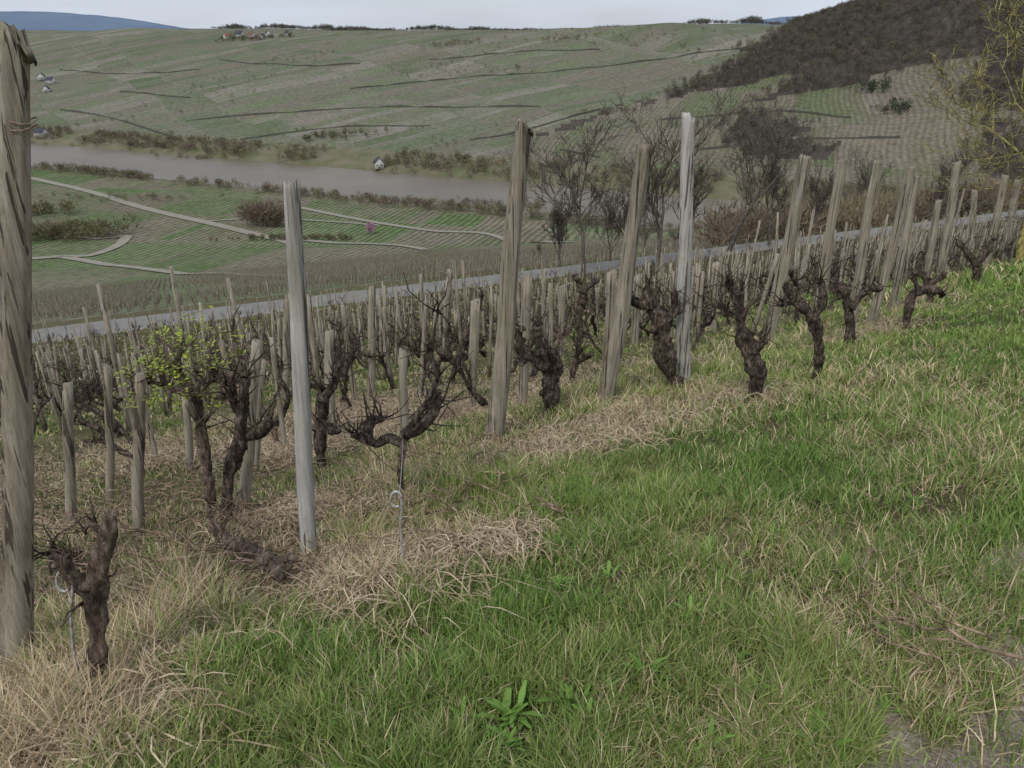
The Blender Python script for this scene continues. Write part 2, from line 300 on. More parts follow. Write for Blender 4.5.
# ------------------------------------------------------------------ hero vines
HV=[((95,698),M_vine2,[[(0,0,12),(3,60,11),(6,120,13),(12,165,11),(15,184,6)],[(-3,112,6),(-22,124,8),(-34,136,8),(-42,142,4)],[(8,160,5),(-4,172,3),(-14,165,2)],[(-30,130,5),(-22,112,4),(-10,100,4)]]),
((225,527),M_vine,[[(0,0,7),(3,50,8),(15,90,9),(20,125,7),(22,150,5)],[(15,90,7),(35,97,8),(46,107,6)],[(18,110,6),(8,130,5),(4,142,4)]]),
((212,520),M_vine2,[[(0,0,6),(-2,45,6),(-10,90,6),(-16,120,5),(-10,140,4)],[(-16,120,4),(-40,135,3),(-60,140,2)],[(-12,130,4),(10,145,3),(40,145,2)],[(-18,130,4),(-34,155,3),(-30,172,2)]]),
((403,500),M_vine2,[[(0,0,3),(-1,35,3.5),(2,65,4.5)]]),
((403,500),M_vine,[[(2,60,6),(-15,60,6),(-26,52,5),(-38,58,7),(-33,72,6),(-22,74,4)],[(2,62,8),(18,75,8),(32,88,7),(38,100,5)],[(2,65,6),(24,100,4),(33,125,4),(28,150,3),(35,190,2)],[(-38,58,4),(-46,66,4)]]),
((548,418),M_vine,[[(0,0,8),(3,25,10),(0,50,8),(-8,75,8),(-10,92,6)],[(0,50,7),(-20,62,8),(-32,75,7),(-30,92,5)],[(3,30,7),(10,50,6),(5,68,6)],[(-20,62,5),(-28,55,5)]]),
((684,392),M_vine,[[(0,0,8),(-14,22,10),(-20,45,14),(-22,70,12),(-32,85,8)],[(-32,85,7),(-50,92,7),(-56,99,5)],[(-22,70,8),(-10,80,6),(-8,98,5)],[(-32,85,6),(-36,100,5),(-34,108,3)]]),
((753,402),M_vine,[[(0,0,7),(2,30,10),(-6,60,10),(-14,85,8),(-16,112,6)],[(-14,85,6),(-25,92,5),(-30,90,4)],[(-16,100,6),(-22,116,5)],[(0,50,6),(8,62,5)]]),
((818,380),M_vine,[[(0,0,6),(-2,30,7),(-6,60,8),(-22,80,7),(-32,95,5)],[(-6,60,6),(5,80,5),(3,98,4)],[(-22,80,5),(-36,76,4)]]),
((850,348),M_vine,[[(0,0,6),(2,25,6),(-3,50,6),(-12,62,5)],[(2,40,5),(15,58,5),(30,60,4)]]),
((322,470),M_vine,[[(0,0,6),(-2,40,7),(0,75,8),(-14,85,5)],[(0,70,6),(12,85,6),(15,95,5)],[(0,45,6),(14,40,5)]]),
((450,382),M_vine,[[(0,0,4),(12,35,5),(25,60,5),(30,90,3)],[(12,35,4),(28,40,4)]]),
((580,345),M_vine,[[(0,0,4),(-3,30,5),(4,55,6),(-4,70,4)],[(4,55,5),(14,62,4)]]),
((905,330),M_vine,[[(0,0,4),(4,20,5),(14,35,6),(30,40,5),(42,34,4)],[(14,35,4),(10,52,3)]]),
((930,305),M_vine,[[(0,0,4),(2,15,5),(-6,28,5),(-16,32,4)],[(0,20,4),(14,30,4)]]),
((975,285),M_vine,[[(0,0,4),(2,15,5),(-4,30,5),(-12,40,4)],[(0,20,4),(10,36,4),(16,46,3)]]),
((57,575),M_vine,[[(0,-5,7),(2,14,9),(-4,26,7)],[(0,12,7),(18,16,8),(30,8,6)]]),
]
def traced(bp,Bp,dx,dz):
    """point dx,dz (image pixel offsets) from the foot, in the upright plane through the foot"""
    dep=Bp[1]*C-Bp[2]*Sn; b0=(384-bp[1])/F; t=b0+dz/F; h=dep*(t-b0)/(C+t*Sn); d2=dep-h*Sn
    return np.array([((bp[0]+dx-512)/F)*d2-Bp[0],0,h])
for k,(bp,mt,paths) in enumerate(HV):
    Bp=S(*bp); dep=Bp[1]*C-Bp[2]*Sn; q=dep/F; b=B(); r2=np.random.default_rng(k)
    for pi,pa in enumerate(paths):
        pts=[];dy=0
        for m,(dx,dz,rr) in enumerate(pa):
            dy+=r2.uniform(-1,1)*5*q if m else 0
            w_=traced(bp,Bp,dx+(r2.uniform(-2,2) if 0<m else 0),dz)+[0,dy,-.03 if (m==0 and pi==0) else 0]
            pts.append((*w_,rr*q*.69))
        pts=np.array(pts); tube(b,pts[:,:3],pts[:,3],18,.55,k*5+pi+1,step=.010 if k<12 else .02,freq=38)
        if k!=3:
            for z in range(11 if k else 3): 
                i=r2.integers(max(1,len(pts)-3),len(pts)); spur(b,pts[i,:3]+r2.normal(0,.01,3),r2,.05,.28 if k else .10,.0038)
            for z in range(3):
                i=r2.integers(1,len(pts)); d=r2.normal(0,1,3); d/=np.linalg.norm(d); kr=pts[i,3]; tube(b,[pts[i,:3],pts[i,:3]+d*kr*1.2,pts[i,:3]+d*kr*1.9],[kr*.75,kr*.7,kr*.3],9,.4,pi+z,step=.012,freq=40)
    b.obj("grapevine",mt,smooth=True,loc=tuple(Bp)); blk.append(Bp[:2])
# ------------------------------------------------------------------ generic vines
def gen_vine(r,sides,step,h=None,lod=0):
    b=B(); h=h or r.uniform(.5,.85); p=np.array([0,0,-.06]); d=np.array([r.uniform(-.4,.4),r.uniform(-.4,.4),1.]); P=[np.append(p,.032)]
    m=5
    for k in range(m):
        d=d+r.normal(0,.38,3)*[1,1,.2]; d[2]=max(d[2],.45); dd=d/np.linalg.norm(d); p=p+dd*(h+.06)/m; P.append(np.append(p,r.uniform(.014,.029)))
    P[-1][3]=.028
    P=np.array(P); tube(b,P[:,:3],P[:,3],sides,.5,int(r.integers(1,90)),step=step,freq=32)
    for a in range(r.integers(2,5)):
        st=P[r.integers(3,len(P))][:3]; an=r.uniform(0,6.28); L=r.uniform(.1,.34); q=st.copy(); A=[np.append(q,.02)]; el=r.uniform(-.2,1.0)
        for k in range(3):
            el+=r.uniform(-.2,.7); an+=r.uniform(-.8,.8); q=q+L/3*np.array([math.cos(an)*math.cos(el),math.sin(an)*math.cos(el),math.sin(el)]); A.append(np.append(q,r.uniform(.008,.017)))
        A=np.array(A); tube(b,A[:,:3],A[:,3],max(4,sides-2),.5,int(r.integers(1,90)),step=step,freq=30)
        for z in range(7 if not lod else 3): spur(b,A[r.integers(1,4),:3],r,.08,.38,.0038 if not lod else .007,4 if not lod else 3)
    V,Fs,_=b.arrs(); return V,Fs
def gen_stake(r,h,rad,sides=6):
    b=B(); lx,ly=r.normal(0,.06,2); t=np.linspace(-.1,1,4)[:,None]; P=np.array([[lx*h,ly*h,h]])*t; tube(b,P,np.full(4,rad)*np.linspace(1.05,.9,4),sides); V,Fs,_=b.arrs(); return V,Fs
def stamp(bl,protos,pos,scl,rot,pick,col=None):
    for v,(V,Fs) in enumerate(protos):
        ix=np.where(pick==v)[0]
        if not len(ix): continue
        c=np.cos(rot[ix])[:,None];s=np.sin(rot[ix])[:,None]; sx=scl[ix][:,None] if scl.ndim==1 else scl[ix][:,0:1]; sz=sx if scl.ndim==1 else scl[ix][:,1:2]
        W=np.stack([(V[:,0]*c-V[:,1]*s)*sx+pos[ix,0:1],(V[:,0]*s+V[:,1]*c)*sx+pos[ix,1:2],V[:,2]*sz+pos[ix,2:3]],-1).reshape(-1,3)
        off=(np.arange(len(ix))*len(V))[:,None,None]
        Q=[];T=[]
        for f in Fs:
            g=(f[None]+off).reshape(-1,f.shape[1]); (Q if f.shape[1]==4 else T).append(g)
        cc=None
        if col is not None: cc=np.repeat(col[ix],len(V),axis=0)
        bl.add(W,np.vstack(Q) if Q else None,np.vstack(T) if T else None,cc)
rd=np.array([-.45,.89]);rd/=np.linalg.norm(rd)
pts=[]
ys=np.linspace(-34,75,2000); xs=np.interp(ys,xfY,xfX); L=np.concatenate([[0],np.cumsum(np.hypot(np.diff(xs),np.diff(ys)))])
for l in np.arange(0,L[-1],1.1):
    p0=np.array([np.interp(l,L,xs),np.interp(l,L,ys)])
    for k in range(0,54): 
        p=p0+rd*(.7+k*.92)+rng.normal(0,.13,2); pts.append(p)
pts=np.array(pts); s=-.409*pts[:,0]+.912*pts[:,1]; azp=np.degrees(np.arctan2(pts[:,0],pts[:,1])); rr=np.hypot(pts[:,0],pts[:,1])
ok=(s<43)&(pts[:,1]>.8)&(rr>4.3)&(np.abs(azp)<44)&(dside(pts[:,0],pts[:,1])<-.4)&(rr<85)&(rng.random(len(pts))>.07)
bl=np.array(blk); dm=np.min(np.hypot(pts[:,None,0]-bl[None,:,0],pts[:,None,1]-bl[None,:,1]),1); ok&=dm>.3
pts=pts[ok];rr=rr[ok]; P3=np.column_stack([pts,terr(pts[:,0],pts[:,1])])
near=rr<7.5
for k in np.where(near)[0]:
    V,Fs=gen_vine(rng,10,.018); mk("grapevine",V,Fs,M_vine if rng.random()<.7 else M_vine2,smooth=True,loc=tuple(P3[k]))
    if rng.random()<.7:
        h=rng.uniform(.7,1.2); q=P3[k]+[rng.normal(0,.09),rng.normal(0,.09),0]; post(q,q+[rng.normal(0,.06),rng.normal(0,.06),h],rng.uniform(.018,.03),M_post,"vine_stake",seed=int(k)+50,low=True)
far=~near; Pf=P3[far]; Nf=len(Pf); sf=-.409*Pf[:,0]+.912*Pf[:,1]
prot=[gen_vine(rng,6,.06,lod=1) for _ in range(14)]; vb=B(); stamp(vb,prot,Pf,rng.uniform(.8,1.15,Nf)*np.where(sf>28,.85,1),rng.uniform(0,6.28,Nf),rng.integers(0,14,Nf)); 
V,Fs,_=vb.arrs(); mk("vineyard_vines",V,Fs,M_vine,smooth=True)
keep=rng.random(Nf)<.85; Pk=Pf[keep]+np.column_stack([rng.normal(0,.08,(keep.sum(),2)),np.zeros(keep.sum())]); Nk=len(Pk); sf=sf[keep]
prs=[gen_stake(rng,rng.uniform(.9,1.5),rng.uniform(.018,.027)) for _ in range(10)]+[gen_stake(rng,1.9,.034) for _ in range(3)]
pk=rng.integers(0,10,Nk); pk[(rng.random(Nk)<.04)&(Pf[keep][:,1]>10)]=11
sb=B(); stamp(sb,prs,Pk,np.column_stack([np.ones(Nk),rng.uniform(.75,1.2,Nk)*np.where(sf>24,.95,1)]),rng.uniform(0,6.28,Nk),pk); V,Fs,_=sb.arrs(); mk("vineyard_stakes",V,Fs,M_post)
# lower vineyard beyond the road
kk,s2=np.meshgrid(np.arange(-190,110,1.6),np.arange(55.5,330,2.4)); kk=kk.ravel()+rng.normal(0,.08,kk.size); s2=s2.ravel()+rng.normal(0,.15,s2.size)
P2=np.column_stack([.912*kk-.409*s2,.409*kk+.912*s2]); n2=.44*P2[:,0]+.9*P2[:,1]; ok=(np.abs(np.degrees(np.arctan2(P2[:,0],P2[:,1])))<40)&(n2<300)&~((np.abs(s2-104)<3)|(np.abs(s2-158)<4))&(vn(kk/45,np.floor(s2/54),12)>.22)&(rng.random(len(kk))<.93)
P2=P2[ok];N2=len(P2);P2=np.column_stack([P2,terr(P2[:,0],P2[:,1])])
def tri_stake(r,h,w):
    lx,ly=r.normal(0,.05,2)*h; V=np.array([(-w,-w*.6,-.1),(w,-w*.6,-.1),(0,w,-.1),(-w+lx,-w*.6+ly,h),(w+lx,-w*.6+ly,h),(lx,w+ly,h)]); return V,[np.array([(0,1,4,3),(1,2,5,4),(2,0,3,5)])]
pr2=[tri_stake(rng,rng.uniform(1.5,2.2),.04) for _ in range(6)]; sb=B(); stamp(sb,pr2,P2,np.ones(N2),rng.uniform(0,6,N2),rng.integers(0,6,N2)); V,Fs,_=sb.arrs(); mk("lower_vineyard_stakes",V,Fs,M_post)
def lowvine(r):
    b=B(); tube(b,[(0,0,0),(r.normal(0,.06),r.normal(0,.06),.5),(r.normal(0,.15),r.normal(0,.15),.9)],[.05,.045,.03],3,cap=False); tube(b,[(0,0,.6),(r.normal(0,.3),r.normal(0,.3),1.1)],[.03,.015],3,cap=False); V,Fs,_=b.arrs(); return V,Fs
lv=[lowvine(rng) for _ in range(6)]; sb=B(); stamp(sb,lv,P2+[.15,0,0],np.ones(N2),rng.uniform(0,6,N2),rng.integers(0,6,N2)); V,Fs,_=sb.arrs(); mk("lower_vineyard_vines",V,Fs,M_vine2)
# ------------------------------------------------------------------ trees
def bare_tree(name,loc,h,r,seed,mat,lev=5,spread=.75,lean=(0,0),trunk=.3,up=.25,kids=(3,5),tmin=.02,wide=1.):
    g=np.random.default_rng(seed); b=B(); st=[(np.array([0,0,-.2]),np.array([lean[0],lean[1],1.]),h*.62,r,0)]
    while st:
        p,d,Ln,ra,lv=st.pop(); d=d/np.linalg.norm(d); m=5 if lv<2 else 3; P=[p];dd=d
        for k in range(m):
            dd=dd+g.normal(0,.10+.04*lv,3); dd[2]+=up*.25; dd/=np.linalg.norm(dd); P.append(P[-1]+dd*Ln/m)
        P=np.array(P); Rr=np.maximum(np.linspace(ra,ra*.45,m+1),tmin*np.linspace(1,.5,m+1)); tube(b,P,Rr,[9,6,4,3,3,3][lv],.08 if lv<2 else 0,seed+lv,cap=False)
        if lv<lev-1:
            nk=g.integers(kids[0],kids[1]+1)+(3 if lv==0 else 0)
            for k in range(nk):
                t=g.uniform(trunk if lv==0 else .2,1.0); t=1.0 if k==0 else t
                i=min(int(t*m),m-1); q=P[i]+(P[i+1]-P[i])*(t*m-i)
                ax=g.normal(0,1,3); ax-=ax.dot(dd)*dd; ax/=np.linalg.norm(ax); an=g.uniform(.35,1.0)*spread
                nd=dd*math.cos(an)+ax*math.sin(an); nd[2]+=up; st.append((q,nd,Ln*g.uniform(.52,.74),ra*(.7 if k==0 else .5)*(1-.3*t),lv+1))
    V,Fs,_=b.arrs(); k=h/V[:,2].max(); V=V*np.array([k*wide,k*wide,k]); return mk(name,V,Fs,mat,loc=tuple(loc))
def tree_px(base,top,seed,mat=M_tree,name="bare_tree",tmin=.028,**k):
    Bp=S(*base);D=pixel_ray(base[0],top);t=Bp[1]/D[1]; h=t*D[2]-Bp[2]; return bare_tree(name,Bp,h,h*.02,seed,mat,tmin=tmin,**k)
T1=tree_px((583,277),100,11,lev=6,spread=.8,trunk=.25,kids=(3,4),wide=1.2); T2=tree_px((658,266),80,12,lev=5,spread=.6,trunk=.2,kids=(4,6),wide=1.1); T3=tree_px((728,252),78,13,lev=6,spread=.85,trunk=.2,kids=(2,4),wide=1.25,tmin=.025)
T4=tree_px((768,246),125,14,lev=5,spread=.8,kids=(4,5)); T5=tree_px((690,262),130,15,lev=5,spread=.6,kids=(4,5)); T6=tree_px((815,236),155,18,lev=5,spread=.7,kids=(4,5)); tree_px((560,268),190,19,lev=5,spread=.7); tree_px((630,268),180,20,lev=5,spread=.7)
tree_px((870,228),140,31,lev=5,spread=.8,kids=(4,5)); tree_px((930,222),125,32,lev=5,spread=.8,kids=(4,5))
def copy_tree(src,px,py,sc_,rot):
    p=S(px,py); o=bpy.data.objects.new("bare_tree",src.data); sc.collection.objects.link(o); o.location=tuple(p); o.rotation_euler=(0,0,rot); o.scale=(sc_,sc_,sc_)
for k,(px,py,s_c) in enumerate([(610,262,.7),(645,254,.8),(675,250,.7),(705,246,.85),(745,238,.7),(785,236,.75),(840,228,.8),(855,222,.6),(900,222,.75),(960,214,.8),(990,212,.7),(720,240,.65),(765,232,.75),(800,226,.8),(690,242,.6),(540,262,.45)]):
    copy_tree([T4,T5,T6,T1,T3][k%5],px,py,s_c*(.6 if k%5>2 else .95),k*1.3)
q=np.array([12.3,18.4]); bare_tree("lichen_tree",(q[0],q[1],tz(*q)),7.2,.12,21,M_lich,lev=6,spread=.95,lean=(-.1,-.05),trunk=.12,up=.13,kids=(3,4),tmin=.013,wide=1.35)
q=np.array([16.9,24.0]); bare_tree("lichen_tree",(q[0],q[1],tz(*q)),8.4,.14,25,M_lich,lev=6,spread=.9,trunk=.15,up=.15,kids=(3,4),tmin=.015,wide=1.2)
q=np.array([15.5,19.0]); bare_tree("lichen_tree",(q[0],q[1],tz(*q)),6.0,.10,27,M_tree,lev=5,spread=.95,trunk=.15,up=.1,kids=(3,5),tmin=.008,wide=1.2)
# ------------------------------------------------------------------ shrub / distant tree masses
def shrub(r,n=90,leaf=False,w=.02):
    V=[];T=[]
    for k in range(n):
        u=r.normal(0,1,3);u/=np.linalg.norm(u);u*=r.random()**.4; p=np.array([u[0]*.42,u[1]*.42,.58+u[2]*.42])
        d=p-np.array([0,0,.1]); d=d/np.linalg.norm(d)+r.normal(0,.35,3); L_=r.uniform(.12,.26) if not leaf else r.uniform(.06,.14); x=np.cross(d,r.normal(0,1,3));x/=np.linalg.norm(x); ww=w*r.uniform(.7,1.6)*(3.5 if leaf else 1)
        V+= [p-d*L_*.5-x*ww,p-d*L_*.5+x*ww,p+d*L_*.5]; T.append((3*k,3*k+1,3*k+2))
    V=np.array(V);T=np.array(T); t=len(V); V=np.vstack([V,[(-.018,0,-.1),(.018,0,-.1),(.01,.01,.6),(0,-.02,-.1)]]); T=np.vstack([T,[(t,t+1,t+2),(t+1,t+3,t+2),(t+3,t,t+2)]]); return V,[T]
sh=[shrub(rng,60,w=.026) for _ in range(8)]; shl=[shrub(rng,90,True) for _ in range(5)]; shf=[shrub(rng,150,w=.009) for _ in range(6)]
def mass(name,P,h,cols,protos=sh,wide=1.,parent=None):
    P=np.asarray(P);n=len(P)
    if P.shape[1]==2: P=np.column_stack([P,terr(P[:,0],P[:,1])-.1])
    hs=np.asarray(h)*np.ones(n)*rng.uniform(.6,1.3,n); b=B(); cols=np.array(cols)
    stamp(b,protos,P,np.column_stack([hs*wide*rng.uniform(.8,1.3,n),hs]),rng.uniform(0,6.28,n),rng.integers(0,len(protos),n),cols[rng.integers(0,len(cols),n)]*rng.uniform(.75,1.25,(n,1)))
    return b.obj(name,MA)
BR=[(.17,.135,.10),(.14,.11,.085),(.2,.165,.12),(.18,.16,.09)]; GR=[(.10,.115,.055),(.13,.14,.07)]; OL=[(.18,.165,.09),(.15,.14,.08)]
e=rng.uniform(-260,700,30000); n=rng.uniform(650,1600,30000); x=.9*e+.44*n;y=-.44*e+.9*n
ok=forest_mask(e,n,x,y)&(x/y<.8); P=(np.column_stack([x,y])[ok]+rng.normal(0,9,(ok.sum(),2)))[:12000]; mass("forest",P,8,[(.11,.095,.083),(.14,.12,.10),(.095,.08,.07),(.155,.135,.105),(.12,.12,.075)],wide=.95)
e=rng.uniform(-1500,150,2600); n=1420+120*fbm(e/200,e*0,6)+rng.uniform(-15,40,2600); keep=vn(e/70,e*0,8)>.25; P=np.column_stack([.9*e+.44*n,-.44*e+.9*n])[keep]; mass("skyline_trees",P,8*(.3+1.1*vn(e/30,e*0,18))[keep],[(.11,.105,.085),(.14,.13,.11)],protos=sh)
e=rng.uniform(-1100,260,1100); n=460+rng.normal(0,5,1100); keep=vn(e/45,e*0,2)>.25; mass("riverbank_bushes",np.column_stack([.9*e+.44*n,-.44*e+.9*n])[keep],6,BR+OL,wide=1.1)
e=rng.uniform(-1200,600,1900); n=600+rng.normal(0,5,1900)+rng.integers(0,2,1900)*18; keep=vn(e/40,e*0,5)>.22; mass("far_bank_trees",np.column_stack([.9*e+.44*n,-.44*e+.9*n])[keep],7,BR+OL,wide=1.1)
e=rng.uniform(-900,100,900); n=rng.uniform(640,1250,900); keep=(fbm(e/120,n/90,44)>.50)|((e>-240)&(rng.random(900)<.4)); mass("field_trees",np.column_stack([.9*e+.44*n,-.44*e+.9*n])[keep],4.5,BR+OL+GR,wide=1.2)
def thicket(name,px,py,w,dp,h,num,cols,protos=sh,wide=1):
    c=S(px,py)[:2]; P=c+np.column_stack([rng.normal(0,w/2.2,num),rng.normal(0,dp/2.2,num)]); return mass(name,P,h,cols,protos,wide)
thicket("bare_thicket",265,226,16,6,15,34,[(.17,.135,.10),(.2,.16,.11)],shf)
thicket("dark_hedge",300,240,40,4,3.5,60,OL,shl); thicket("shrub_bank",62,238,34,14,9,70,OL,sh+shf,1.4); thicket("shrub_bank",35,215,20,10,8,30,OL,sh,1.3)
thicket("blossoming_tree",370,234,1.5,1.5,6,3,[(.42,.24,.32)],shl)
thicket("conifer_clump",872,92,14,12,10,12,[(.06,.075,.05)],shl+sh); thicket("conifer_clump",888,110,20,14,8,14,[(.06,.075,.05)],shl+sh); thicket("hillside_bushes",335,138,45,14,7,40,GR+BR,shl+sh)
for (px,py,w,h,nm) in [(455,45,60,7,30),(620,112,50,6,30),(560,40,50,6,30),(130,200,60,5,30),(440,205,80,5,50),(520,210,90,6,60),(230,155,80,6,40)]: thicket("field_trees",px,py,w,12,h,nm,BR+OL)
kk=rng.uniform(14,150,700); s2=rng.uniform(52,92,700); P=np.column_stack([.912*kk-.409*s2,.409*kk+.912*s2]); ok=(P[:,0]/P[:,1]>.26); mass("roadside_scrub",P[ok],4.5,[(.19,.15,.105),(.16,.13,.095),(.23,.19,.12)],protos=shf,wide=1.2)
# ------------------------------------------------------------------ houses
def box(name,x0,x1,y0,y1,z0,z1,mat,par):
    V=[(x,y,z) for z in (z0,z1) for y in (y0,y1) for x in (x0,x1)]
    return mk(name,V,np.array([(0,2,3,1),(4,5,7,6),(0,1,5,4),(2,6,7,3),(0,4,6,2),(1,3,7,5)]),mat,parent=par)
def house(p,w,l,h,rot,roof=M_roof,name="white_house"):
    e=empty(name,(p[0],p[1],p[2]-.3),rot); hw,hl=w/2,l/2; rh=w*.5
    V=[(-hw,-hl,0),(hw,-hl,0),(hw,hl,0),(-hw,hl,0),(-hw,-hl,h),(hw,-hl,h),(hw,hl,h),(-hw,hl,h),(0,-hl,h+rh),(0,hl,h+rh)]
    mk("walls",V,[np.array([(0,3,2,1),(1,2,6,5),(3,0,4,7),(0,1,5,4),(2,3,7,6)]),np.array([(4,5,8),(6,7,9)])],M_white,parent=e)
    o=.5;t=.25;q=rh/hw
    V=[]
    for y in (-hl-o,hl+o): V+=[(-hw-o,y,h-o*q+.03),(0,y,h+rh+.03),(hw+o,y,h-o*q+.03),(-hw-o,y,h-o*q+.03+t),(0,y,h+rh+.03+t),(hw+o,y,h-o*q+.03+t)]
    mk("roof",V,np.array([(0,1,7,6),(1,2,8,7),(3,9,10,4),(4,10,11,5),(0,6,9,3),(2,5,11,8),(0,3,4,1),(1,4,5,2),(6,7,10,9),(7,8,11,10)]),roof,parent=e)
    k=0
    for x in (-hw*.5,hw*.35):
        box("window_%d"%k,x-.5,x+.5,-hl-.04,-hl+.02,h*.5,h*.5+1.3,M_glass,e);k+=1
    for y in (-hl*.5,hl*.5):
        box("window_%d"%k,-hw-.04,-hw+.02,y-.5,y+.5,h*.5,h*.5+1.3,M_glass,e);k+=1
    box("door",-.5,.5,-hl-.06,-hl+.02,.3,2.4,M_roof,e); box("chimney",hw*.3,hw*.3+.6,hl*.3,hl*.3+.6,h+.5,h+rh+1,M_wall,e)
house(S(379,168),8,10,5.5,.3); house(S(42,137),9,14,5.5,1.2,M_roof); house(S(42,80),10,16,6,.4); house(S(52,84),9,14,6,1.1)
for px,py,w in [(228,39,10),(240,37,12),(252,38,11),(268,36,9),(288,36,10),(47,92,8),(262,39,9)]:
    p=S(px,py)
    if p is not None: house(p,w,w*1.3,5,rng.uniform(0,3),[M_roof,M_roofr,M_roof][int(rng.integers(0,3))],"village_house")
thicket("village_trees",255,40,90,10,8,50,GR+BR,shl+sh)
# ------------------------------------------------------------------ log, rods, sticks
DRY=[]
for px,py,rad,am in [(90,735,.22,.8),(20,745,.3,.8),(150,650,.10,.5),(410,570,.24,.7),(345,590,.22,.75),(490,545,.18,.6),(560,450,.3,.45),(620,425,.35,.45),(720,400,.35,.35),(300,515,.2,.5),(950,600,.4,.2),(760,560,.4,.15),(200,620,.25,.3)]:
    p=S(px,py); DRY.append((p[0],p[1],rad,am))
lp0=S(222,552);lp1=S(288,600)
b=B(); t=np.linspace(0,1,6)[:,None]; P=lp0+(lp1-lp0)*t+np.array([0,0,.10])+rng.normal(0,.010,(6,3)); tube(b,P,[.02,.026,.031,.03,.034,.02],16,.4,5,step=.010,freq=30); tube(b,[P[4],P[4]+[.05,.02,.03],P[4]+[.09,.02,.0]],[.022,.016,.008],8,.3,3,step=.02)
tube(b,[P[1],P[1]+[-.05,.05,.05],P[1]+[-.1,.05,.09]],[.016,.012,.006],8,.3,8,step=.02)
for z in range(6): spur(b,P[rng.integers(0,6)],rng)
b.obj("dead_vine_log",M_vine2,smooth=True)
def rod(bp,tp,r=.006,loop=9):
    p=S(*bp); b=B(); dep=p[1]*C-p[2]*Sn; q=dep/F
    tr=lambda x,y: traced(bp,p,x-bp[0],bp[1]-y)
    lo=loop; pts=[tr(*bp)-[0,0,.1],tr((bp[0]+tp[0])/2-1,(bp[1]+tp[1])/2),tr(tp[0]+lo*.5,tp[1]+lo*1.6)]
    for a in np.linspace(0,5.2,14): pts.append(tr(tp[0]-lo*.1+lo*.62*math.cos(a),tp[1]+lo*.8-lo*.85*math.sin(a)))
    tube(b,pts,[r]*len(pts),8,step=.01); b.obj("anchor_rod",M_steel,smooth=True,loc=tuple(p-[0,.0,0]))
rod((80,700),(66,570),.0042,13); rod((407,582),(397,492),.0042,9); rod((820,378),(816,335),.005,4)
# thin tie wire from the vine head down to the second rod
wb0=S(403,500); b=B(); h0=traced((403,500),wb0,0,60)+wb0; h1=traced((407,582),S(407,582),-8,84)+S(407,582); mid=(h0+h1)/2+np.array([.0,0,-.02]); tube(b,[h0,mid,h1],[.0016]*3,5,step=.03); b.obj("tie_wire",M_steel)
sb=B()
def stick(a,bp,r0,seed,br=3,up=0):
    g=np.random.default_rng(seed); p0=S(*a);p1=S(*bp); t=np.linspace(0,1,6)[:,None]; P=p0+(p1-p0)*t+g.normal(0,.02,(6,3)); P[:,2]=terr(P[:,0],P[:,1])+.05+up+g.uniform(0,.05,6); tube(sb,P,np.linspace(r0,r0*.4,6),6,.1,seed)
    for k in range(br):
        i=g.integers(1,5); d=(P[i+0]-P[i-1]); an=g.choice([-.6,.6]); d=np.array([d[0]*math.cos(an)-d[1]*math.sin(an),d[0]*math.sin(an)+d[1]*math.cos(an),.03]); tube(sb,[P[i],P[i]+d*.7+[0,0,.01],P[i]+d*1.5],[r0*.5,r0*.4,r0*.2],5)
for a in [((1015,690),(850,635),.006,1),((980,665),(880,610),.004,2),((905,680),(860,640),.003,3),((860,620),(862,570),.003,4),((565,533),(535,522),.008,5),((500,495),(380,470),.005,6),((510,520),(420,480),.004,7),((480,540),(400,500),.004,8),((500,505),(490,470),.005,9),((250,560),(100,600),.005,10),((220,575),(60,610),.004,11),((180,560),(90,530),.005,12),((330,520),(200,545),.004,13)]: stick(*a,up=.03)
for k in range(460):
    px,py=(rng.uniform(30,330),rng.uniform(470,630)) if k<240 else ((rng.uniform(350,560),rng.uniform(430,560)) if k<310 else (rng.uniform(100,900),rng.uniform(340,500)))
    p=S(px,py)
    if dside(p[0],p[1])>.4: continue
    stick((px,py),(px+rng.normal(0,45),py+rng.normal(0,12)),rng.uniform(.002,.005),100+k,2,up=.03 if k<310 else 0)
sb.obj("pruned_canes",M_cane,smooth=True)
# young green shoots
bp=(212,520); c0=S(*bp); lb=B(); g=np.random.default_rng(5)
for k in range(80):
    dx=np.clip(g.normal(-36,27),-85,32); dz=g.normal(148,19)-abs(dx+36)*.1; st=traced(bp,c0,dx,dz)+[0,g.normal(0,.07)-.03,0]; en=st+[g.normal(0,.06),g.normal(0,.05),g.uniform(.0,.09)]
    tube(lb,[st,en],[.0015,.001],3,c=(.2,.25,.05))
    for m in range(11):
        p=st+(en-st)*m/10+g.normal(0,.008,3); d=g.normal(0,1,3);d[2]=abs(d[2])*.4;d/=np.linalg.norm(d);x=np.cross(d,(0,0,1.));x/=np.linalg.norm(x)+1e-6;L_=g.uniform(.012,.028);w=L_*.28
        lb.add(np.array([p,p+d*L_*.5+x*w,p+d*L_,p+d*L_*.5-x*w]),[(0,1,2,3)],None,np.array((.36,.44,.06))*g.uniform(.55,1.2))
lb.obj("climbing_shoots",MG,loc=tuple(c0))
